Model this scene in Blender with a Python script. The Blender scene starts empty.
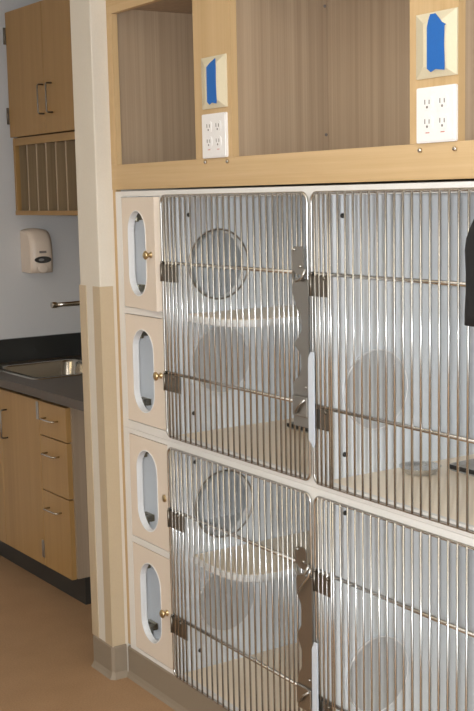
import bpy, bmesh, math, random
from mathutils import Vector, Matrix
from mathutils.geometry import tessellate_polygon
random.seed(4)
PI = math.pi
SC = bpy.context.scene
COL = SC.collection
ALC = 0.0273                     # the sink alcove stands a little askew of the cages

# ------------------------------------------------------------------ materials
def new_mat(name):
    m = bpy.data.materials.new(name); m.use_nodes = True
    nt = m.node_tree; b = nt.nodes['Principled BSDF']
    return m, nt, b
def plain(name, col, rough=.5, metal=0., spec=.5, bump=0., bscale=200.):
    m, nt, b = new_mat(name)
    b.inputs['Base Color'].default_value = (*col, 1)
    b.inputs['Roughness'].default_value = rough
    b.inputs['Metallic'].default_value = metal
    b.inputs['Specular IOR Level'].default_value = spec
    tc = nt.nodes.new('ShaderNodeTexCoord'); nz = nt.nodes.new('ShaderNodeTexNoise')
    nz.inputs['Scale'].default_value = bscale; nz.inputs['Detail'].default_value = 3
    nt.links.new(tc.outputs['Object'], nz.inputs['Vector'])
    mix = nt.nodes.new('ShaderNodeMix'); mix.data_type = 'RGBA'
    mix.inputs[6].default_value = (*[c*.95 for c in col], 1)
    mix.inputs[7].default_value = (*[min(1, c*1.05) for c in col], 1)
    nt.links.new(nz.outputs['Fac'], mix.inputs[0]); nt.links.new(mix.outputs[2], b.inputs['Base Color'])
    if bump:
        bp = nt.nodes.new('ShaderNodeBump'); bp.inputs['Strength'].default_value = bump
        bp.inputs['Distance'].default_value = .002
        nt.links.new(nz.outputs['Fac'], bp.inputs['Height']); nt.links.new(bp.outputs['Normal'], b.inputs['Normal'])
    return m
def wood(name, c1, c2, axis='Z', rough=.45, fine=90.):
    m, nt, b = new_mat(name)
    tc = nt.nodes.new('ShaderNodeTexCoord'); mp = nt.nodes.new('ShaderNodeMapping')
    sc = {'Z': (fine, fine, 1.6), 'X': (1.6, fine, fine)}[axis]
    mp.inputs['Scale'].default_value = sc
    nz = nt.nodes.new('ShaderNodeTexNoise'); nz.inputs['Scale'].default_value = 1.0
    nz.inputs['Detail'].default_value = 6; nz.inputs['Roughness'].default_value = .65
    nt.links.new(tc.outputs['Object'], mp.inputs['Vector']); nt.links.new(mp.outputs['Vector'], nz.inputs['Vector'])
    big = nt.nodes.new('ShaderNodeTexNoise'); big.inputs['Scale'].default_value = 2.2
    mp2 = nt.nodes.new('ShaderNodeMapping'); mp2.inputs['Scale'].default_value = tuple(s/14 for s in sc)
    nt.links.new(tc.outputs['Object'], mp2.inputs['Vector']); nt.links.new(mp2.outputs['Vector'], big.inputs['Vector'])
    ad = nt.nodes.new('ShaderNodeMath'); ad.operation = 'MULTIPLY_ADD'
    ad.inputs[1].default_value = .5
    nt.links.new(big.outputs['Fac'], ad.inputs[0])
    hf = nt.nodes.new('ShaderNodeMath'); hf.operation = 'MULTIPLY'; hf.inputs[1].default_value = .5
    nt.links.new(nz.outputs['Fac'], hf.inputs[0]); nt.links.new(hf.outputs[0], ad.inputs[2])
    cr = nt.nodes.new('ShaderNodeValToRGB')
    cr.color_ramp.elements[0].position = .36; cr.color_ramp.elements[0].color = (*c1, 1)
    cr.color_ramp.elements[1].position = .64; cr.color_ramp.elements[1].color = (*c2, 1)
    nt.links.new(ad.outputs[0], cr.inputs[0]); nt.links.new(cr.outputs[0], b.inputs['Base Color'])
    b.inputs['Roughness'].default_value = rough
    return m
def srgb(r, g, b):
    f = lambda v: (v/255/12.92) if v/255 <= .04045 else ((v/255+.055)/1.055)**2.4
    return (f(r), f(g), f(b))

M = {}
M['maple_v'] = wood('maple_vertical', srgb(192, 160, 114), srgb(206, 176, 132), 'Z')
M['maple_h'] = wood('maple_horizontal', srgb(190, 158, 112), srgb(208, 179, 136), 'X')
M['maple_in'] = wood('interior_laminate', srgb(156, 134, 110), srgb(180, 158, 132), 'Z', fine=320)
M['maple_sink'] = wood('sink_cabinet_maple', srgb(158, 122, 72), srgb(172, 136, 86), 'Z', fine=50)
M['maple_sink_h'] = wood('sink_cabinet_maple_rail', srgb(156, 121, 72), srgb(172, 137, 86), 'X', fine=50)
M['side_laminate'] = wood('grey_side_laminate', srgb(146, 128, 108), srgb(168, 148, 126), 'Z', fine=110)
M['pigeon_shaded'] = wood('pigeonhole_shade_laminate', srgb(130, 110, 82), srgb(148, 126, 96), 'Z', fine=110)  # darkened so the colour carries the shade inside the pigeonholes
M['wall'] = plain('wall_paint', srgb(214, 206, 192), .75, bump=.1)
M['wall_grey'] = plain('grey_wall_paint', srgb(204, 203, 203), .75, bump=.1)
M['room_wall'] = plain('room_wall_paint', srgb(212, 211, 208), .8)
M['ceil'] = plain('ceiling_tile', srgb(225, 222, 214), .9)
M['guard'] = plain('corner_guard_vinyl', srgb(190, 171, 142), .45)
M['cove'] = plain('cove_base_vinyl', srgb(142, 128, 110), .5)
M['toe'] = plain('toe_kick_vinyl', srgb(52, 50, 46), .5)
M['cage'] = plain('cage_laminate', srgb(230, 227, 222), .35, spec=.5)
M['cage_in'] = plain('cage_liner', srgb(234, 238, 242), .35, spec=.5)
M['narrow_in_lit'] = plain('narrow_liner_brightened', srgb(252, 253, 253), .5)  # whiter copy of the cage liner, standing in for light inside the cabinets
M['cage_floor'] = plain('cage_liner_warm_lit', srgb(246, 230, 206), .35)  # white liner tinted warm, as if lit by the ceiling lights
M['door_white'] = plain('small_door_laminate', srgb(228, 214, 198), .35)
M['rim'] = plain('white_edge_band', srgb(236, 236, 236), .4)
M['steel'] = plain('bright_steel', (.58, .57, .55), .25, 1.0)
M['hinge'] = plain('brushed_dark_steel', (.22, .20, .17), .42, 1.0)
M['plate'] = plain('stainless_plate', (.42, .41, .385), .33, 1.0)
M['strip'] = plain('latch_strip_reflection', srgb(200, 208, 218), .4)  # the steel's white reflection, put in as a flat pale colour
M['cup_hinge'] = plain('dull_nickel', (.34, .31, .22), .4, 1.0)
M['brass'] = plain('aged_brass', (.56, .43, .24), .3, 1.0)
M['black'] = plain('black_fabric', (.008, .008, .009), .8, bump=.3, bscale=400)
M['dark'] = plain('dark_recess', (.02, .018, .016), .6)
M['counter'] = plain('dark_laminate_counter', srgb(82, 71, 60), .4, bscale=300)
M['splash'] = plain('black_laminate_backsplash', srgb(46, 46, 44), .4, bscale=300)
M['sink'] = plain('sink_steel', (.55, .52, .47), .2, 1.0)
M['chrome'] = plain('brushed_chrome', (.6, .56, .5), .2, 1.0)
M['beige'] = plain('beige_plastic', srgb(222, 206, 190), .4)
M['lens'] = plain('dark_lens', (.04, .04, .04), .15)
M['lens_reflection'] = plain('grey_lens_reflection', (.25, .25, .25), .25)
M['cream'] = plain('cream_plate', srgb(216, 206, 178), .4)
M['white'] = plain('white_plastic', srgb(236, 234, 232), .35)
M['slot'] = plain('outlet_slot', srgb(120, 112, 108), .6)
M['red'] = plain('red_print', srgb(196, 120, 104), .6)
M['blue'] = plain('blue_tape', srgb(30, 100, 178), .6, bump=.3, bscale=120)
M['cover'] = plain('portal_cover_plastic', srgb(202, 204, 206), .3)
M['tray'] = plain('grey_tray', srgb(176, 172, 166), .5)
M['trim'] = plain('ring_steel', (.40, .36, .32), .4, 1.0)
def floor_mat():
    m, nt, b = new_mat('speckled_vinyl_floor')
    tc = nt.nodes.new('ShaderNodeTexCoord')
    n1 = nt.nodes.new('ShaderNodeTexNoise'); n1.inputs['Scale'].default_value = 180; n1.inputs['Detail'].default_value = 4
    n2 = nt.nodes.new('ShaderNodeTexNoise'); n2.inputs['Scale'].default_value = 6; n2.inputs['Detail'].default_value = 3
    for n in (n1, n2): nt.links.new(tc.outputs['Object'], n.inputs['Vector'])
    mx = nt.nodes.new('ShaderNodeMath'); mx.operation = 'MULTIPLY_ADD'; mx.inputs[1].default_value = .35
    nt.links.new(n2.outputs['Fac'], mx.inputs[0])
    h = nt.nodes.new('ShaderNodeMath'); h.operation = 'MULTIPLY'; h.inputs[1].default_value = .65
    nt.links.new(n1.outputs['Fac'], h.inputs[0]); nt.links.new(h.outputs[0], mx.inputs[2])
    cr = nt.nodes.new('ShaderNodeValToRGB')
    cr.color_ramp.elements[0].position = .35; cr.color_ramp.elements[0].color = (*srgb(150, 118, 86), 1)
    cr.color_ramp.elements[1].position = .65; cr.color_ramp.elements[1].color = (*srgb(170, 136, 102), 1)
    nt.links.new(mx.outputs[0], cr.inputs[0]); nt.links.new(cr.outputs[0], b.inputs['Base Color'])
    b.inputs['Roughness'].default_value = .55
    return m
M['floor'] = floor_mat()
def glass_mat(name='clear_pane', col=(.99, .995, 1.0), mixf=.03):
    m = bpy.data.materials.new(name); m.use_nodes = True; nt = m.node_tree
    nt.nodes.clear()
    o = nt.nodes.new('ShaderNodeOutputMaterial'); mx = nt.nodes.new('ShaderNodeMixShader')
    t = nt.nodes.new('ShaderNodeBsdfTransparent'); t.inputs[0].default_value = (*col, 1)
    g = nt.nodes.new('ShaderNodeBsdfGlossy'); g.inputs['Roughness'].default_value = .05
    mx.inputs[0].default_value = mixf
    nt.links.new(t.outputs[0], mx.inputs[1]); nt.links.new(g.outputs[0], mx.inputs[2]); nt.links.new(mx.outputs[0], o.inputs[0])
    return m
M['glass'] = glass_mat()
M['bowl_glass'] = glass_mat('glass_bowl', (.92, .93, .93), .6)
def emis(name, col, s):
    m = bpy.data.materials.new(name); m.use_nodes = True; nt = m.node_tree
    b = nt.nodes['Principled BSDF']; b.inputs['Base Color'].default_value = (*col, 1)
    b.inputs['Emission Color'].default_value = (*col, 1); b.inputs['Emission Strength'].default_value = s
    return m
M['lamp'] = emis('fluorescent_diffuser', (1.0, .95, .84), 3.9)
M['lamp_warm_added'] = emis('added_warm_diffuser', (1.0, .84, .54), 5.5)  # unseen warm lamp, added to tint the faces turned to the room
M['added_daylight'] = emis('added_daylight_pane', (.80, .90, 1.0), 1.0)  # glow of the added window, a cool light from the right

# ------------------------------------------------------------------ mesh helpers
def box(bm, x0, x1, y0, y1, z0, z1, bev=0.):
    vs = [bm.verts.new((x, y, z)) for x in (x0, x1) for y in (y0, y1) for z in (z0, z1)]
    fs = [(0, 1, 3, 2), (4, 6, 7, 5), (0, 4, 5, 1), (2, 3, 7, 6), (0, 2, 6, 4), (1, 5, 7, 3)]
    faces = [bm.faces.new([vs[i] for i in f]) for f in fs]
    if bev:
        es = list({e for f in faces for e in f.edges})
        bmesh.ops.bevel(bm, geom=es, offset=bev, segments=2, profile=.5, affect='EDGES')
    return bm
def prism(bm, outer, holes, plane, d0, d1):
    """polygon with holes in a plane ('X': (y,z), 'Y': (x,z), 'Z': (x,y)), given thickness d0..d1"""
    def P(a, b, d):
        return {'X': (d, a, b), 'Y': (a, d, b), 'Z': (a, b, d)}[plane]
    loops = [outer] + list(holes)
    flat = [p for l in loops for p in l]
    tris = tessellate_polygon([[Vector((a, b, 0)) for a, b in l] for l in loops])
    A = [bm.verts.new(P(a, b, d0)) for a, b in flat]; B = [bm.verts.new(P(a, b, d1)) for a, b in flat]
    for t in tris:
        if len(set(t)) < 3: continue
        try:
            bm.faces.new([A[i] for i in t]); bm.faces.new([B[i] for i in reversed(t)])
        except ValueError: pass
    k = 0
    for l in loops:
        n = len(l)
        for i in range(n):
            j = (i+1) % n
            bm.faces.new((A[k+i], A[k+j], B[k+j], B[k+i]))
        k += n
    return bm
def rect(a0, a1, b0, b1): return [(a0, b0), (a1, b0), (a1, b1), (a0, b1)]
def circ(a, b, r, n=40): return [(a+r*math.cos(2*PI*i/n), b+r*math.sin(2*PI*i/n)) for i in range(n)]
def stadium(a, b, w, h, n=14):
    r = w/2; o = h/2-r
    return [(a+r*math.cos(t), b+o+r*math.sin(t)) for t in [PI*i/n for i in range(n+1)]] + \
           [(a+r*math.cos(t), b-o+r*math.sin(t)) for t in [PI+PI*i/n for i in range(n+1)]]
def rrect(a0, a1, b0, b1, r, n=6):
    pts = []
    for (cx, cy, s) in ((a1-r, b0+r, -PI/2), (a1-r, b1-r, 0), (a0+r, b1-r, PI/2), (a0+r, b0+r, PI)):
        pts += [(cx+r*math.cos(s+PI/2*i/n), cy+r*math.sin(s+PI/2*i/n)) for i in range(n+1)]
    return pts
def tube(bm, pts, r, seg=8, closed=False, cap=True):
    pts = [Vector(p) for p in pts]; n = len(pts); rings = []
    up = None
    for i in range(n):
        if closed: d = (pts[(i+1) % n]-pts[i-1]).normalized()
        elif i == 0: d = (pts[1]-pts[0]).normalized()
        elif i == n-1: d = (pts[-1]-pts[-2]).normalized()
        else: d = ((pts[i+1]-pts[i]).normalized()+(pts[i]-pts[i-1]).normalized()).normalized()
        if up is None:
            up = Vector((0, 1, 0)) if abs(d.y) < .9 else Vector((1, 0, 0))
        s = d.cross(up).normalized(); up = s.cross(d).normalized()
        rr = r[i] if isinstance(r, (list, tuple)) else r
        rings.append([bm.verts.new(pts[i]+rr*(math.cos(2*PI*k/seg)*s+math.sin(2*PI*k/seg)*up)) for k in range(seg)])
    for i in range(n if closed else n-1):
        a, b = rings[i], rings[(i+1) % n]
        for k in range(seg):
            f = bm.faces.new((a[k], a[(k+1) % seg], b[(k+1) % seg], b[k])); f.smooth = True
    if not closed and cap:
        bm.faces.new(rings[0][::-1]); bm.faces.new(rings[-1])
    return bm
def lathe(bm, prof, origin, axis, seg=20):
    """profile of (radius, distance along axis)"""
    ax = Vector(axis).normalized(); t = Vector((0, 0, 1)) if abs(ax.z) < .9 else Vector((1, 0, 0))
    s = ax.cross(t).normalized(); u = s.cross(ax); o = Vector(origin); rings = []
    for r, d in prof:
        rings.append([bm.verts.new(o+ax*d+max(r, 1e-5)*(math.cos(2*PI*k/seg)*s+math.sin(2*PI*k/seg)*u)) for k in range(seg)])
    for a, b in zip(rings, rings[1:]):
        for k in range(seg):
            f = bm.faces.new((a[k], a[(k+1) % seg], b[(k+1) % seg], b[k])); f.smooth = True
    bm.faces.new(rings[0][::-1]); bm.faces.new(rings[-1])
    return bm
def nb(): return bmesh.new()

# ------------------------------------------------------------------ scene helpers
def xf(p, rot):
    c, s = math.cos(rot), math.sin(rot)
    return (c*p[0]-s*p[1], s*p[0]+c*p[1], p[2])
def tag(o, label=None, cat=None, group=None, kind=None):
    for k, v in (('label', label), ('category', cat), ('group', group), ('kind', kind)):
        if v: o[k] = v
    return o
def thing(name, label, cat, base, rot=0., group=None):
    o = bpy.data.objects.new(name, None); COL.objects.link(o)
    o.empty_display_size = .05
    o.location = xf(base, rot); o.rotation_euler = (0, 0, rot)
    o['base'] = base; tag(o, label, cat, group)
    return o
def part(name, bm, mat, parent=None, base=None, rot=0., label=None, pivot=None):
    """bm holds coordinates of the parent's frame (the world, or the alcove's); the mesh is stored about its parent's base"""
    bmesh.ops.recalc_face_normals(bm, faces=bm.faces)
    if base is None:
        base = tuple(parent['base']) if parent is not None else (0, 0, 0)
    bmesh.ops.translate(bm, verts=bm.verts, vec=-Vector(base))
    me = bpy.data.meshes.new(name); bm.to_mesh(me); bm.free()
    mats = mat if isinstance(mat, (list, tuple)) else [mat]
    for m in mats: me.materials.append(M[m])
    o = bpy.data.objects.new(name, me); COL.objects.link(o)
    o['base'] = base
    if parent is not None: o.parent = parent
    else:
        o.location = xf(base, rot); o.rotation_euler = (0, 0, rot)
    if label: o['label'] = label
    return o
def single(name, bm, mat, label, cat, base, rot=0., group=None):
    return tag(part(name, bm, mat, None, base, rot), label, cat, group)
def structure(name, bm, mat, rot=0., parent=None):
    o = part(name, bm, mat, parent, (0, 0, 0), rot); o['kind'] = 'structure'; return o

# ------------------------------------------------------------------ the room
X1, Y0, H = 5.0, -3.7, 2.75
structure('floor', box(nb(), -2.2, X1+.1, Y0-.1, 1.1, -.1, 0), 'floor')
structure('ceiling', box(nb(), -2.2, X1+.1, Y0-.1, 1.1, H, H+.08), 'ceil')
structure('wall_left', box(nb(), -1.83, -1.71, Y0-.05, .99, 0, H), 'wall_grey', ALC)
structure('wall_back', box(nb(), -1.85, X1+.1, .75, .87, 0, H), 'wall', 0)
structure('wall_front', box(nb(), -1.75, X1+.1, Y0-.1, Y0, 0, H), 'room_wall')
# right wall with an unseen window, added for cool light on the cage walls
wr = prism(nb(), rect(Y0, .75, 0, H), [rect(-3.2, -.3, .55, 2.5)], 'X', X1, X1+.12)
structure('wall_right', wr, 'room_wall')
wf = prism(nb(), rect(-3.2, -.3, .55, 2.5), [rect(-3.14, -1.79, .61, 2.44), rect(-1.71, -.36, .61, 2.44)], 'X', X1+.03, X1+.08)
w = structure('added_window_1', wf, 'white')
structure('window_pane', box(nb(), X1+.05, X1+.06, -3.16, -.34, .59, 2.46), 'added_daylight', 0, w)  # glowing pane of the added window
# stub wall between the cages and the sink
structure('wall_partition', box(nb(), -.168, -.022, -.056, .75, 0, H, .004), 'wall')
# cove base round the end of the stub wall and along the plinth
def cove_profile_run(pts, h=.108, t=.004, flare=.010):
    """a strip along plan points pts (outer face), flaring out at the floor; normals to the right of travel"""
    bm = nb(); n = len(pts); prof = [(0, h), (t, h-.004), (t, .022), (t+.004, .010), (t+flare, 0), (0, 0)]
    rows = []
    for i, p in enumerate(pts):
        p = Vector((*p, 0))
        d0 = (Vector((*pts[i], 0))-Vector((*pts[i-1], 0))).normalized() if i else None
        d1 = (Vector((*pts[i+1], 0))-Vector((*pts[i], 0))).normalized() if i < n-1 else None
        ns = [Vector((d.y, -d.x, 0)) for d in (d0, d1) if d is not None]
        m = sum(ns, Vector()).normalized(); k = 1/max(.5, m.dot(ns[0]))
        rows.append([bm.verts.new(p+m*k*a+Vector((0, 0, z))) for a, z in prof])
    for a, b in zip(rows, rows[1:]):
        for j in range(len(prof)):
            bm.faces.new((a[j], a[(j+1) % len(prof)], b[(j+1) % len(prof)], b[j]))
    bm.faces.new(rows[0]); bm.faces.new(rows[-1][::-1])
    return bm
structure('baseboard_partition', cove_profile_run([(-.168, .3), (-.168, -.05), (-.162, -.056), (-.028, -.056), (-.022, -.05), (-.022, -.006)], .112), 'cove')
structure('baseboard_cages', cove_profile_run([(-.014, -.0005), (1.81, -.0005)], .1045, .003), 'cove')
single('plinth', box(nb(), -.018, 1.81, 0, .68, 0, .1045), 'cove', 'low grey-brown plinth that the whole bank of cages stands on', 'plinth', (.9, .33, 0))
# corner guards
def guard(px, side):
    bm = nb(); t = .0025
    if side > 0: pts = [(px-.048, -.056), (px-.048, -.056-t), (px+t, -.056-t), (px+t, -.010), (px, -.010), (px, -.056)]
    else: pts = [(px+.046, -.056), (px+.046, -.056-t), (px-t, -.056-t), (px-t, -.010), (px, -.010), (px, -.056)]
    prism(bm, pts, [], 'Z', .113, 1.318)
    return bm
single('corner_guard', guard(-.022, 1), 'guard', 'tan vinyl corner guard on the partition corner nearest the cages', 'corner guard', (-.022, -.056, .113))
single('corner_guard', guard(-.168, -1), 'guard', 'tan vinyl corner guard on the partition corner beside the sink counter', 'corner guard', (-.168, -.056, .113))

# ------------------------------------------------------------------ ceiling lights
for i, (lx, ly, where, dm) in enumerate(((-.15, -1.9, 'added to warm the front faces, in front of the sink alcove', 'lamp_warm_added'), (1.5, -.95, 'close in front of the maple cabinet', 'lamp'), (3.3, -1.0, 'beside the added window', 'lamp'),
        (1.5, -2.8, 'far from the cages, left of its neighbour', 'lamp'), (4.0, -2.8, 'far from the cages, beside the added window', 'lamp'))):
    t = thing('ceiling_light', 'square recessed fluorescent ceiling light ' + where, 'ceiling light', (lx, ly, H))
    part('frame', prism(nb(), rect(lx-.62, lx+.62, ly-.32, ly+.32), [rect(lx-.58, lx+.58, ly-.28, ly+.28)], 'Z', H-.03, H-.001), 'white', t)
    part('diffuser', box(nb(), lx-.579, lx+.579, ly-.279, ly+.279, H-.02, H-.01), dm, t)

# ------------------------------------------------------------------ narrow cabinets beside the cages
Z_UP = (.8605, 1.6195); Z_LO = (.105, .8595)
def knob(parent, x, z, y, full=True):
    bm = nb()
    if full: lathe(bm, [(.010, 0), (.010, .002), (.006, .004), (.0055, .010), (.010, .013), (.0135, .017), (.0135, .020), (.008, .024), (.001, .025)], (x, y, z), (0, -1, 0), 16)
    else: lathe(bm, [(.012, 0), (.012, .003), (.009, .0045), (.001, .005)], (x, y, z), (0, -1, 0), 16)
    return part('knob', bm, 'brass', parent, label='aged brass knob' if full else 'flat brass knob plate without its knob')
def narrow(label, zz, doors):
    z0, z1 = zz
    t = thing('narrow_cabinet', label, 'cabinet', (.15, .33, z0))
    zm0, zm1 = doors[1][1], doors[0][0]           # rail between the two doors
    op = [rect(.036, .289, d[0]-.0025, d[1]+.0025) for d in doors]
    bm = prism(nb(), rect(.0, .3, z0, z1), op, 'Y', 0, .022)
    part('face_frame', bm, 'cage', t)
    b = nb()
    box(b, .0, .012, .0225, .66, z0, z1); box(b, .0125, .284, .648, .66, z0, z1)
    box(b, .0125, .284, .0225, .647, z0, z0+.012); box(b, .0125, .284, .0225, .647, z1-.012, z1)
    box(b, .0125, .284, .0225, .647, (zm0+zm1)/2-.006, (zm0+zm1)/2+.006)
    prism(b, rect(.0225, .66, z0, z1), [circ(.185, PORT[d[4]], .105) for d in doors], 'X', .2845, .3)
    part('body', b, 'narrow_in_lit', t)
    for (a, c, cz, full, pi, ajar, kx) in doors:
        dr_base = (.0375, .0, cz)
        db = prism(nb(), rect(.0385, .2865, a, c), [stadium(.152, cz, .136, .266)], 'Y', 0.0, .02)
        d = part('door', db, 'door_white', t)
        # hinge the ajar door about its left edge
        rimb = nb()
        outer = stadium(.152, cz, .136, .266); inner = stadium(.152, cz, .131, .261)
        prism(rimb, outer, [inner], 'Y', -.0012, .0205)
        part('oval_trim', rimb, 'rim', d)
        part('window_pane', prism(nb(), stadium(.152, cz, .1308, .2608), [], 'Y', .0165, .0185), 'glass', d)
        knob(d, kx, cz-.001, 0, full)
        for s in (-1, 1):
            hb = nb(); hz = cz+s*.114-.002
            box(hb, .062, .098, .0215, .034, hz-.015, hz+.015, .003)      # cup on the back of the door
            box(hb, .058, .078, .034, .056, hz-.009, hz+.009, .002)
            box(hb, .020, .074, .050, .066, hz-.011, hz+.011, .002)      # arm back to the side of the cabinet
            part('hinge', hb, 'cup_hinge', d)
        if full:
            pass
        if ajar:
            px, py = .0385, .0
            base = Vector(d['base']); piv = Vector((px, py, 0))-Vector((base.x, base.y, 0))
            d.matrix_local = Matrix.Translation(piv) @ Matrix.Rotation(-ajar, 4, 'Z') @ Matrix.Translation(-piv)
    return t
PORT = {0: 1.392, 1: 1.096, 2: .636, 3: .325}
#        z0     z1    oval z  knob  portal ajar
narrow('upper narrow cream cabinet with two oval-window doors, its top door ajar', Z_UP,
       [(1.257, 1.601, 1.428, True, 0, math.radians(4.8), .255), (.889, 1.232, 1.058, True, 1, 0, .262)])
narrow('lower narrow cream cabinet with two oval-window doors, one missing its knob', Z_LO,
       [(.504, .842, .672, False, 2, 0, .262), (.120, .478, .301, True, 3, 0, .258)])

# ------------------------------------------------------------------ cat cages
def latch(door, x1, zt, low):
    """the latch on the right side of a door; x1 is the door's right rod"""
    dx = x1-1.0415+.010
    y = -.0225
    # wavy stainless plate, in plan coordinates of the door front
    if not low:
        L = [(.990, 1.392), (.982, 1.37), (.984, 1.352), (.994, 1.335), (1.000, 1.318), (1.015, 1.305), (1.021, 1.285), (1.020, 1.262), (1.008, 1.245), (.992, 1.232), (.991, 1.222), (1.004, 1.212), (1.016, 1.200), (1.018, 1.170), (1.010, 1.148), (.994, 1.138), (.984, 1.126), (.982, 1.080), (.981, 1.018)]
        R = [(1.049, 1.018), (1.050, 1.392)]
        pl = (.989, 1.036, 1.405, 1.472)
        st = [(1.048, .990), (1.066, .972), (1.070, .985), (1.071, 1.212), (1.058, 1.212), (1.049, 1.196)]
    else:
        o_ = -.755
        L = [(.988, .628), (.982, .610), (.984, .572), (.994, .560), (1.002, .545), (1.006, .520), (1.002, .492), (.992, .474), (.984, .462), (.984, .452), (.994, .440), (1.003, .420), (1.006, .395), (.999, .372), (.988, .356), (.982, .340), (.981, .262)]
        R = [(1.049, .262), (1.050, .628)]
        pl = (.984, 1.033, .648, .702)
        st = [(1.048, .222), (1.066, .204), (1.070, .215), (1.071, .462), (1.058, .462), (1.049, .442)]
    sh = lambda P_: [(a+dx, b) for a, b in P_]
    k = part('latch_plate', prism(nb(), sh(L+R), [], 'Y', y-.001, y+.001), 'plate', door, label='wavy stainless latch plate')
    k2 = nb()
    a, b, c, d = pl
    prism(k2, [(a+dx, c+.006), (a+.008+dx, c), (b-.01+dx, c-.004), (b+dx, c+.004), (b+dx, d-.008), (b-.008+dx, d), (a+.010+dx, d), (a+dx, d-.010)], [], 'Y', y-.0045, y-.0015)
    for (u, v) in ((b-.012+dx, c+.018), (a+.010+dx, d-.008)):
        lathe(k2, [(.0045, 0), (.0045, .002), (.002, .004), (.0005, .0045)], (u, y-.0045, v), (0, -1, 0), 10)
    # curled finger pull below the plate
    tube(k2, [(a+.006+dx, y-.004, c+.004), (a+.010+dx, y-.008, c-.012), (a+.026+dx, y-.012, c-.018), (b-.002+dx, y-.010, c-.012), (b+.010+dx, y-.004, c+.012)], .0042, 8)
    part('latch_lever', k2, 'plate', door, label='steel latch lever with two rivets')
    if low:
        kr = nb(); tube(kr, [(1.052+dx, y-.006, .655), (1.046+dx, y-.008, .634), (1.004+dx, y-.010, .584)], .0032, 8)
        part('latch_rod', kr, 'steel', door, label='thin diagonal latch rod')
    k3 = nb(); zb = st[0][1]+.045
    box(k3, .984+dx, 1.046+dx, y-.007, y-.0015, zb+.008, zb+.062, .003)
    for (u, v) in ((1.036+dx, zb+.085), (.998+dx, zb+.018)):
        lathe(k3, [(.004, 0), (.004, .002), (.0005, .004)], (u, y-.001 if v > zb+.062 else y-.007, v), (0, -1, 0), 10)
    tube(k3, [(1.040+dx, y-.007, zb+.055), (1.02+dx, y-.013, zb+.040), (1.004+dx, y-.012, zb+.018)], .0034, 8)
    part('latch_catch', k3, 'plate', door, label='dark steel latch catch')
    part('latch_strip', prism(nb(), sh(st), [], 'Y', y-.003, y+.001), 'strip', door, label='steel strip along the latch, its pale blue-white reflection painted in')
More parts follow.
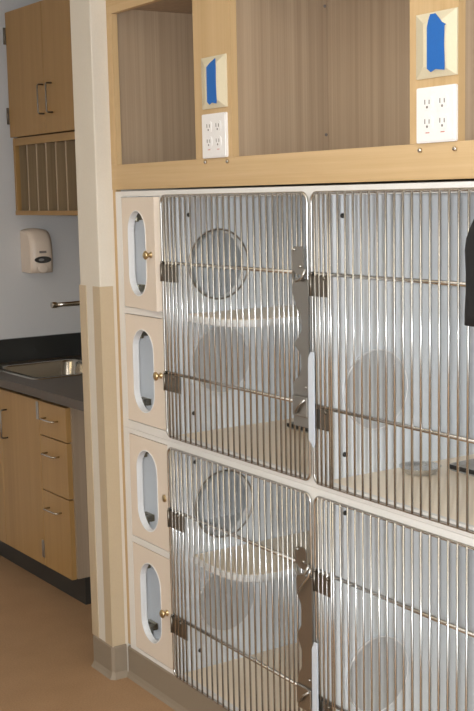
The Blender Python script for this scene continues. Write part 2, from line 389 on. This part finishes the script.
def cage(label, x0, x1, zz, d0, d1, xs, zbars, portals, shelf, low):
    z0, z1 = zz; xl, xr = x0+.0145, x1-.0145
    t = thing('cat_cage', label, 'cage', ((x0+x1)/2, .33, z0))
    part('face_frame', prism(nb(), rect(x0, x1, z0, z1), [rrect(d0+.006, d1-.006, zbars[0]+.006, zbars[1]-.006, .02)], 'Y', 0, .012), 'cage', t)
    b = nb(); fz = zbars[0]-.0005
    box(b, xl+.0005, xr-.0005, .648, .66, z0, z1)
    box(b, xr, x1, .0125, .66, z0, z1)
    box(b, xl+.0005, xr-.0005, .0125, .6475, z1-.014, z1)
    holes = [circ(.185, PORT[k], .105) for k, op in portals if op]
    prism(b, rect(.0125, .66, z0, z1), holes, 'X', x0, xl)
    part('body', b, 'cage_in', t)
    part('cage_floor', box(nb(), xl+.0005, xr-.0005, .0125, .6475, z0+.0005, fz), 'cage_floor', t)
    # portals
    for k, op in portals:
        pz = PORT[k]
        if op:
            rb = nb(); n = 40
            tube(rb, [(xl+.0025, .185+.107*math.cos(2*PI*i/n), pz+.107*math.sin(2*PI*i/n)) for i in range(n)], .0028, 8, True)
            part('portal_ring', rb, 'trim', t, label='steel ring round an open portal')
        else:
            cb = nb(); prism(cb, circ(.185, pz, .105, 48), [], 'X', xl+.0005, xl+.006)
            c_ = part('portal_cover', cb, 'cover', t, label='grey disc closing a portal')
            rb = nb(); n = 48
            tube(rb, [(xl+.006, .185+.104*math.cos(2*PI*i/n), pz+.104*math.sin(2*PI*i/n)) for i in range(n)], .0022, 6, True)
            part('cover_rim', rb, 'rim', c_)
    for hz in (zbars[1]-.058, zbars[0]+.060):
        sb = nb(); lathe(sb, [(.0065, 0), (.0065, .002), (.004, .004), (.0005, .0045)], (xl, .082, hz), (1, 0, 0), 12)
        part('screw', sb, 'dark', t, label='dark screw head')
    # corner shelf
    if shelf:
        zs = shelf; out = [(xl+.001, .645), (xl+.001, .062), (xl+.12, .052)]
        out += [(xl+.21, .058), (xl+.262, .080), (xl+.290, .120), (xl+.300, .18), (xl+.300, .645)]
        sb = nb(); prism(sb, out, [], 'Z', zs-.020, zs)
        sf = part('shelf', sb, 'rim', t)
        inn = [(a+(-.004 if a > xl+.1 else .003), b_+.004) for a, b_ in out]
        part('shelf_warm_lit_top', prism(nb(), inn[1:]+[(inn[-1][0], .640), (inn[0][0], .640)][:0]+[inn[0]], [], 'Z', zs, zs+.0015), 'cage_floor', sf)  # thin sheet that carries the warm light tint of the shelf top
    # the barred door
    yb = -.010; R = .0029
    b = nb()
    rp = rrect(d0, d1, zbars[0], zbars[1], .022, 6)
    tube(b, [(a, yb, c) for a, c in rp], .0042, 8, True)
    for x in xs: tube(b, [(x, yb-.003, zbars[0]-.001), (x, yb-.003, zbars[1]+.001)], R, 8)
    dr = part('cage_door', b, 'steel', t, label='barred steel door')
    for zc in zbars[2:]:
        cb = nb(); tube(cb, [(d0, yb+.0010, zc), (d1, yb+.0010, zc)], .0052, 8)
        part('crossbar', cb, 'steel', dr)
        hb = nb(); w_ = .098 if x0 < .5 else .080
        zh = zc-.004
        box(hb, d0-.003, d0+w_-.008, yb-.0048, yb-.0005, zh-.052, zh, .0012)
        tube(hb, [(d0-.001, yb-.004, zh-.052), (d0-.001, yb-.004, zh)], .0045, 8)
        lathe(hb, [(.0045, 0), (.0045, .003), (.002, .005), (.0005, .0055)], (d0+.004, yb-.004, zh+.004), (0, -1, 0), 10)
        lathe(hb, [(.0045, 0), (.0045, .003), (.002, .005), (.0005, .0055)], (d0+.056, yb-.004, zh-.006), (0, -1, 0), 10)
        part('hinge', hb, 'hinge', dr, label='dark steel strap hinge')
    latch(dr, d1, zbars, low)
    return t
xsL = [.333, .352, .374, .395] + [.4247+.0295*k for k in range(17)] + [.920, .941, .962, .982, 1.002, 1.022]
xsR = [1.077, 1.0945, 1.112, 1.131, 1.149] + [1.1674+.0295*k-.0 for k in range(17)] + [1.660, 1.681, 1.702, 1.722, 1.742, 1.762]
xsR = [1.0765, 1.0935, 1.111, 1.129] + [1.1575+.0295*k for k in range(0)] + [1.1395-.0001+.0] * 0 + [1.1674-.0295+.0295*k for k in range(18)] + [1.667, 1.685, 1.704, 1.722, 1.742, 1.762]
UPB = (.878, 1.603, 1.406, 1.075); LOB = (.1155, .8425, .650, .311)
cage('upper left barred cat cage, curved shelf inside and one open portal', .3005, 1.0500, Z_UP, .3105, 1.0415, xsL, UPB, [(0, True), (1, False)], 1.246, False)
cage('upper right barred cat cage with a glass bowl on its floor', 1.0505, 1.800, Z_UP, 1.0595, 1.790, xsR, UPB, [(1, False)], None, False)
cage('lower left barred cat cage with a shelf, just above the plinth', .3005, 1.0500, Z_LO, .3105, 1.0415, xsL, LOB, [(2, True), (3, False)], .490, True)
cage('lower right barred cat cage with one grey portal disc', 1.0505, 1.800, Z_LO, 1.0595, 1.790, xsR, LOB, [(3, False)], None, True)
# things in the cages
def tray(label, x0, x1):
    y0, y1, z0, z1 = .345, .630, .8785, .892
    t = thing('litter_tray', label, 'tray', ((x0+x1)/2, (y0+y1)/2, z0), 0, 'trays in the upper cages')
    b = prism(nb(), rrect(x0, x1, y0, y1, .03), [], 'Z', z0, z0+.004)
    prism(b, rrect(x0, x1, y0, y1, .03), [rrect(x0+.006, x1-.006, y0+.006, y1-.006, .026)], 'Z', z0+.0035, z1)
    part('tray_body', b, 'tray', t)
    rb = box(nb(), x0+.012, x1-.012, y0-.005, y0-.0005, z1-.008, z1+.003, .001)
    part('tray_lip', rb, 'dark', t, label='black front lip')
tray('grey tray with a black front lip at the back of the upper left cage', .425, .80)
tray('grey tray with a black front lip at the back of the upper right cage', 1.155, 1.52)
bb = nb(); prof = [(.034, 0), (.038, .002), (.050, .014), (.054, .018), (.055, .020), (.050, .019), (.046, .014), (.034, .005), (.001, .004)]
lathe(bb, prof, (1.150, .262, .8785), (0, 0, 1), 28)
single('glass_bowl', bb, 'bowl_glass', 'small clear glass bowl on the floor of the upper right cage', 'bowl', (1.150, .262, .8785))
# black pouch hanging on the bars of the upper right cage
def pouch():
    t = thing('hanging_pouch', 'black fabric pouch hanging on the bars at the right edge', 'pouch', (1.72, -.062, 1.33))
    prof = [(1.331, .066), (1.36, .0655), (1.40, .0625), (1.44, .063), (1.482, .066), (1.505, .063), (1.525, .056), (1.545, .045), (1.562, .028)]
    b = nb(); rows = []; n = 20
    for z, hw in prof:
        th = .024 if z < 1.5 else .024*(1-(z-1.5)/.09)
        cx = 1.724
        rows.append([b.verts.new((cx+hw*math.copysign(abs(math.cos(a))**.6, math.cos(a)), -.062+th*math.copysign(abs(math.sin(a))**.8, math.sin(a)), z)) for a in [2*PI*k/n for k in range(n)]])
    for a, c in zip(rows, rows[1:]):
        for k in range(n):
            f = b.faces.new((a[k], a[(k+1) % n], c[(k+1) % n], c[k])); f.smooth = True
    b.faces.new(rows[0][::-1]); b.faces.new(rows[-1])
    part('pouch_body', b, 'black', t)
    s = nb(); tube(s, [(1.713, -.062, 1.556), (1.713, -.050, 1.585), (1.713, -.022, 1.606), (1.713, -.010, 1.6105), (1.713, -.0035, 1.6095), (1.713, -.0030, 1.598)], .002, 8)
    part('strap', s, 'black', t)
pouch()

# ------------------------------------------------------------------ the open wooden shelf unit above the cages
WZ0, WZ1, WD = 1.6255, 2.52, .335
t = thing('wall_cabinet', 'long open maple cabinet mounted above the cages', 'cabinet', (.9, .17, WZ0))
posts = [(-.0215, .015), (.503, .696), (1.412, 1.564), (2.06, 2.12)]
for i, (a, b_) in enumerate(posts):
    part('stile', box(nb(), a, b_, 0, .019, 1.704, 2.1695), 'maple_v', t)
part('bottom_rail', box(nb(), -.0215, 2.12, 0, .019, WZ0, 1.7035), 'maple_h', t)
part('top_rail', box(nb(), -.0215, 2.12, 0, .019, 2.170, WZ1), 'maple_h', t)
cb = nb()
box(cb, -.0215, 2.12, .0195, WD, WZ0, WZ0+.018)
box(cb, -.0215, 2.12, .0195, WD, 2.19, 2.208)
for a, b_ in ((-.0215, -.003), (.485, .503), (.678, .696), (1.412, 1.430), (1.546, 1.564), (2.102, 2.12)):
    box(cb, a, b_, .0195, WD-.0125, WZ0+.0185, 2.1895)
box(cb, -.0215, 2.12, WD-.012, WD, WZ0+.0185, 2.1895)
part('carcass', cb, 'maple_in', t)
part('shelf_board', box(nb(), .0, 2.09, .0195, WD-.013, 1.664, 1.682) if False else box(nb(), -.0025, .4845, .0195, WD-.013, 1.680, 1.6985), 'maple_in', t)
part('shelf_board', box(nb(), .6965, 1.4115, .0195, WD-.013, 1.680, 1.6985), 'maple_in', t)
for z in (1.765, 2.118):
    sb = nb(); lathe(sb, [(.0045, 0), (.0045, .002), (.0005, .003)], (.6962, .314, z), (1, 0, 0), 12)
    part('screw', sb, 'slot', t, label='small brown screw head')
part('filler_strip', box(nb(), -.0215, -.001, .002, .02, .1125, 1.6250), 'maple_v', t, label='narrow maple filler strip')
for x, z in ((.556, 1.694), (.670, 1.692), (1.447, 1.689), (1.556, 1.688)):
    sb = nb(); lathe(sb, [(.0055, 0), (.0055, .004), (.004, .006), (.0005, .0065)], (x, 0, z), (0, -1, 0), 12)
    part('bolt', sb, 'chrome', t, label='small steel bolt')

# cover plates and outlets on the stiles
def cover_plate(x0, x1, z0, z1, label, tlabel, tx0, tx1, tz0, tz1, lean):
    b = nb(); w, h = x1-x0, z1-z0
    o = rect(x0, x1, z0, z1); i = rect(x0+.036, x1-.034, z0+.022, z1-.022)
    A = [b.verts.new((a, -.0005, c)) for a, c in o]; B = [b.verts.new((a, -.004, c)) for a, c in o]; C_ = [b.verts.new((a, -.016, c)) for a, c in i]
    for k in range(4):
        j = (k+1) % 4
        b.faces.new((A[k], A[j], B[j], B[k])); b.faces.new((B[k], B[j], C_[j], C_[k]))
    b.faces.new(A[::-1]); b.faces.new(C_)
    single('cover_plate', b, 'cream', label, 'cover plate', ((x0+x1)/2, 0, z0))
    tb = nb()
    pts = [(tx0, tz0+.006), (tx0+.012, tz0-.002), ((tx0+tx1)/2, tz0+.003), (tx1+.001, tz0-.001), (tx1+.002, tz0+.008), (tx1, (tz0+tz1)/2), (tx1+.001, tz1-.014)]
    if lean: pts += [(tx1, tz1+.012), (tx0+.016, tz1+.001), (tx0, tz1-.008)]
    else: pts += [(tx1+.006, tz1-.012), (tx1-.006, tz1-.006), (tx0+.026, tz1+.014), (tx0+.010, tz1+.014), (tx0+.004, tz1+.002), (tx0, tz1-.012)]
    prism(tb, pts, [], 'Y', -.0175, -.0162)
    single('tape_strip', tb, 'blue', tlabel, 'tape', ((tx0+tx1)/2, -.0162, tz0))
cover_plate(.549, .676, 1.838, 1.977, 'cream raised cover plate above the outlet on the left stile', 'blue painter\'s tape strip with slanted top on the left cover plate', .597, .643, 1.849, 1.956, True)
cover_plate(1.437, 1.565-.002, 1.840, 1.975, 'cream raised cover plate above the outlet on the right stile', 'blue painter\'s tape strip with folded top on the right cover plate', 1.486, 1.538, 1.852, 1.955, False)
def quad_outlet(x0, x1, z0, z1, label):
    t = thing('wall_outlet', label, 'outlet', ((x0+x1)/2, 0, z0))
    b = prism(nb(), rrect(x0, x1, z0, z1, .004, 3), [], 'Y', -.0055, -.0005)
    prism(b, rrect(x0+.004, x1-.004, z0+.004, z1-.004, .003, 3), [], 'Y', -.008, -.005)
    part('faceplate', b, 'white', t)
    cx, cz = (x0+x1)/2, (z0+z1)/2+.004
    for sx in (-1, 1):
        for sz in (-1, 1):
            ux, uz = cx+sx*.0235, cz+sz*.0205
            r = part('receptacle', prism(nb(), rrect(ux-.0165, ux+.0165, uz-.0145, uz+.0145, .008, 4), [], 'Y', -.0095, -.008), 'white', t)
            s = nb()
            box(s, ux-.008, ux-.0055, -.0100, -.0094, uz-.002, uz+.008); box(s, ux+.0055, ux+.008, -.0100, -.0094, uz-.002, uz+.007)
            prism(s, circ(ux, uz-.008, .0028, 10), [], 'Y', -.0100, -.0094)
            part('slots', s, 'slot', r, label='grey plug slots')
        part('red_mark', box(nb(), cx+sx*.0235-.006, cx+sx*.0235+.006, -.0085, -.0079, cz-.0425, cz-.0405), 'red', t, label='tiny red print')
quad_outlet(.548, .674, 1.704, 1.824, 'white four-socket outlet on the left stile of the maple cabinet')
quad_outlet(1.440, 1.563, 1.704, 1.821, 'white four-socket outlet on the right stile of the maple cabinet')

# ------------------------------------------------------------------ sink alcove (all in the alcove's own frame)
A = ALC
def bar_pull(bm, p0, p1, out=.028, r=.0038):
    p0, p1 = Vector(p0), Vector(p1); o = Vector((0, -out, 0)); d = (p1-p0).normalized()*.006
    tube(bm, [p0, p0+o*.8, p0+o+d, p1+o-d, p1+o*.8, p1], r, 8)
# upper cabinet with pigeonholes
UX0, UX1, UF, UB = -1.640, -.93, .389, .738
t = thing('wall_cabinet', 'maple two-door wall cabinet with pigeonholes below, over the sink', 'cabinet', ((UX0+UX1)/2, .56, 1.532), A)
b = nb()
box(b, UX0, UX0+.018, UF+.02, UB, 1.5515, 2.41); box(b, UX1-.018, UX1, UF+.02, UB, 1.5515, 2.41)
box(b, UX0+.0185, UX1-.0185, UF+.02, UB, 2.392, 2.41); box(b, UX0+.0185, UX1-.0185, UF+.02, UB, 1.850, 1.868)
part('carcass', b, 'pigeon_shaded', t)
part('pigeonhole_back', box(nb(), UX0+.0185, UX1-.0185, UB-.012, UB, 1.5515, 1.8495), 'pigeon_shaded', t)
part('bottom_shelf', box(nb(), UX0, UX1, UF+.0, UB, 1.532, 1.5510), 'maple_sink_h', t)
part('side_edge', box(nb(), UX0+.005, UX0+.024, UF, UF+.0195, 1.5515, 1.872), 'maple_sink', t)
part('top_edge', box(nb(), UX0+.0245, UX1, UF+.001, UF+.0195, 1.838, 1.870), 'maple_sink_h', t)
for k in range(7):
    x = -1.5+.0938*k
    if x < UX1-.03:
        dv = part('divider', box(nb(), x-.004, x+.004, UF+.0065, UB-.0125, 1.5515, 1.8375), 'pigeon_shaded', t)
        part('edge_strip', box(nb(), x-.0045, x+.0045, UF+.004, UF+.006, 1.5515, 1.8375), 'maple_in', dv, label='pale front edge')  # lighter edge painted as lit, against the shaded divider colour
for (x0, x1, hx, hs) in ((UX0-.012, -1.2885, -1.300+.004, -1), (-1.2865, UX1, -1.215, 1)):
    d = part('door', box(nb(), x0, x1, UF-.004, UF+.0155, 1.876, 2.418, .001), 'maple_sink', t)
    h = nb(); bar_pull(h, (hx+.0, UF-.004, 2.078), (hx+.0, UF-.004, 1.958)); part('handle', h, 'hinge', d, label='dull steel bar pull')
    if hs < 0:
        for hz in (2.318, 1.970):
            hb = nb(); box(hb, x0-.014, x0-.0005, UF-.008, UF+.006, hz-.036, hz+.036, .002); tube(hb, [(x0-.004, UF-.010, hz-.036), (x0-.004, UF-.010, hz+.036)], .005, 8)
            part('hinge', hb, 'hinge', d, label='dark steel hinge')
# base cabinet
BF = .139; BT = .81
t = thing('base_cabinet', 'maple base cabinet with three drawers under the sink counter', 'cabinet', (-1.19, .42, 0), A)
b = nb()
box(b, -1.700, -1.682, BF+.02, .738, .128, BT); box(b, -.712, -.694, BF+.02, .738, .128, BT)
box(b, -1.6815, -.7125, BF+.02, .738, .128, .146); box(b, -1.6815, -.7125, .726, .738, .1465, BT); box(b, -.962, -.944, BF+.02, .7255, .1465, BT)
part('carcass', b, 'side_laminate', t)
part('toe_kick', box(nb(), -1.700, -.74, .2113, .73, 0, .1275), 'toe', t, label='dark toe kick')
for x0, x1, hx in ((-1.696, -1.330, None), (-1.327, -.9445, -1.262)):
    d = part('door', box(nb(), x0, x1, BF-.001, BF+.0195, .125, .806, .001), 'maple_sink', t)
    h = nb(); hx = hx if hx else -1.36
    bar_pull(h, (hx, BF-.001, .725), (hx, BF-.001, .605)); part('handle', h, 'hinge', d, label='dull steel bar pull')
    if x1 > -1:
        for hz in (.765, .195):
            hb = nb(); box(hb, x1-.016, x1+.002, BF-.006, BF-.0015, hz-.036, hz+.036, .001)
            part('hinge', hb, 'plate', d, label='steel hinge')
for z0, z1 in ((.671, .806), (.447, .666), (.125, .442)):
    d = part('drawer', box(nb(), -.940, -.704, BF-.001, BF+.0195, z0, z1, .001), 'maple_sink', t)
    h = nb(); zz_ = z1-.062
    bar_pull(h, (-.880, BF-.001, zz_), (-.775, BF-.001, zz_)); part('handle', h, 'chrome', d, label='steel bar pull')
# worktop with a hole for the sink
t = thing('worktop', 'dark laminate worktop with a black backsplash', 'worktop', (-1.0, .42, .822), A)
SX0, SX1, SY0, SY1 = -1.600, -1.112, .205, .640
b = nb(); prism(b, rect(-1.7085, -.175, .109, .738), [rrect(SX0+.012, SX1-.012, SY0+.012, SY1-.012, .03)], 'Z', .827, .8615)
part('top', b, 'counter', t)
part('backsplash', box(nb(), -1.7085, -1.690, .109, .738, .862, .968), 'splash', t)
part('backsplash', box(nb(), -1.6895, -.175, .720, .738, .862, .968), 'splash', t)
# sink
t = thing('sink', 'stainless steel drop-in sink in the dark worktop', 'sink', (-1.36, .42, .70), A)
b = nb()
out = rrect(SX0-.008, SX1+.008, SY0-.008, SY1+.008, .03, 6)
rings = []
def ring(inset, z, r): return [b.verts.new((a, c, z)) for a, c in rrect(SX0+inset, SX1-inset, SY0+inset, SY1-inset, r, 6)]
prof = [(-.008, .8620, .030), (-.006, .8650, .030), (.004, .8650, .030), (.028, .8640, .055), (.032, .855, .060), (.036, .76, .062), (.050, .725, .060), (.078, .715, .050)]
rings = [ring(*p) for p in prof]
for r0, r1 in zip(rings, rings[1:]):
    n = len(r0)
    for k in range(n):
        f = b.faces.new((r0[k], r0[(k+1) % n], r1[(k+1) % n], r1[k])); f.smooth = True
b.faces.new(rings[-1])
part('basin', b, 'sink', t)
db = nb(); lathe(db, [(.04, 0), (.04, .002), (.02, .003), (.001, .001)], (-1.36, .42, .7155), (0, 0, 1), 20)
part('drain', db, 'hinge', t)
# faucet: riser behind the sink, level spout reaching out over it
t = thing('faucet', 'brushed steel faucet with a long straight spout over the sink', 'faucet', (-1.30, .685, .862), A)
fb = nb()
tube(fb, [(-1.30, .685, .863), (-1.30, .685, 1.13), (-1.30, .672, 1.148), (-1.30, .655, 1.150), (-1.30, .47, 1.147), (-1.30, .40, 1.147)], [.014, .013, .012, .011, .010, .010], 14)
part('spout', fb, 'chrome', t)
ab = nb(); lathe(ab, [(.012, 0), (.0135, .002), (.0135, .022), (.012, .024)], (-1.30, .408, 1.147), (0, -1, 0), 16)
part('spout_tip', ab, 'chrome', t)
hb = nb(); lathe(hb, [(.024, 0), (.024, .01), (.018, .016), (.001, .017)], (-1.30, .685, .8625), (0, 0, 1), 18)
part('base_flange', hb, 'chrome', t)
# soap dispenser on the left wall
t = thing('soap_dispenser', 'beige soap dispenser mounted on the wall under the maple wall cabinet', 'soap dispenser', (-1.708, .49, 1.268), A)
b = nb()
Ys = (.437, .548)
side = [(-1.7085, 1.272), (-1.600, 1.268), (-1.594, 1.30), (-1.594, 1.36), (-1.600, 1.41), (-1.616, 1.448), (-1.640, 1.466), (-1.7085, 1.470)]
n = 8; rows = []
W = Ys[1]-Ys[0]
for i in range(n+1):
    u = i/n; y = Ys[0]+W*u
    e = (2*u-1); k = 1-.16*abs(e)**3.5; kz = .012*abs(e)**3
    rows.append([b.verts.new((-1.7085+(a+1.7085)*k, y, z-(kz if z > 1.43 else 0))) for a, z in side])
for a, c in zip(rows, rows[1:]):
    for k in range(len(side)):
        f = b.faces.new((a[k], a[(k+1) % len(side)], c[(k+1) % len(side)], c[k])); f.smooth = k not in (0, 7)
b.faces.new(rows[0]); b.faces.new(rows[-1][::-1])
part('housing', b, 'beige', t)
part('window', prism(nb(), [(.4925+.041*math.cos(2*PI*i/24), 1.328+.0155*math.sin(2*PI*i/24)) for i in range(24)], [], 'X', -1.598, -1.5925), 'lens', t, label='dark oval window')
part('window_reflection_bar', prism(nb(), [(.483+.014*math.cos(2*PI*i/16), 1.328+.006*math.sin(2*PI*i/16)) for i in range(16)], [], 'X', -1.5925, -1.592), 'lens_reflection', t, label='painted grey reflection in the middle of the window')  # grey ellipse painted as a reflection in the dark window
part('badge', box(nb(), -1.598, -1.5925, .476, .510, 1.358, 1.368), 'slot', t, label='small dark badge')
pb = nb(); lathe(pb, [(.001, 0), (.014, .0005), (.024, -.003), (.026, -.004)][::1], (-1.5925, .492, 1.292), (1, 0, 0), 18)
part('push_pad', pb, 'beige', t, label='round push pad')

# ------------------------------------------------------------------ camera
C = Vector((3.4369, -1.7701, 1.602)); yaw, pit, rol, F = .9976, -.1336, -.0209, 1195.663
f = Vector((-math.sin(yaw)*math.cos(pit), math.cos(yaw)*math.cos(pit), math.sin(pit)))
r = Vector((math.cos(yaw), math.sin(yaw), 0)); u = r.cross(f)
c_, s_ = math.cos(rol), math.sin(rol)
r, u = c_*r+s_*u, -s_*r+c_*u
cam = bpy.data.cameras.new('camera'); co = bpy.data.objects.new('camera', cam); COL.objects.link(co)
Mx = Matrix((( r.x, u.x, -f.x, C.x), (r.y, u.y, -f.y, C.y), (r.z, u.z, -f.z, C.z), (0, 0, 0, 1)))
co.matrix_world = Mx
cam.sensor_fit = 'HORIZONTAL'; cam.sensor_width = 36; cam.lens = F*36/474
cam.clip_start = .02; cam.clip_end = 50
SC.camera = co
# the photographer's flash, held just left of the lens
fl = bpy.data.lights.new('camera_flash', 'POINT'); fl.energy = 310; fl.color = (.92, .96, 1.0); fl.shadow_soft_size = .025
fo = bpy.data.objects.new('camera_flash', fl); COL.objects.link(fo); fo.location = C - .12*r + .02*u
w = bpy.data.worlds.new('world'); w.use_nodes = True; SC.world = w
w.node_tree.nodes['Background'].inputs[0].default_value = (.05, .055, .06, 1)
for o in bpy.data.objects:
    if 'base' in o.keys(): del o['base']
SC.view_settings.view_transform = 'Standard'; SC.view_settings.look = 'None'
SC.view_settings.gamma = 1; SC.view_settings.use_curve_mapping = False
SC.view_settings.exposure = -0.80
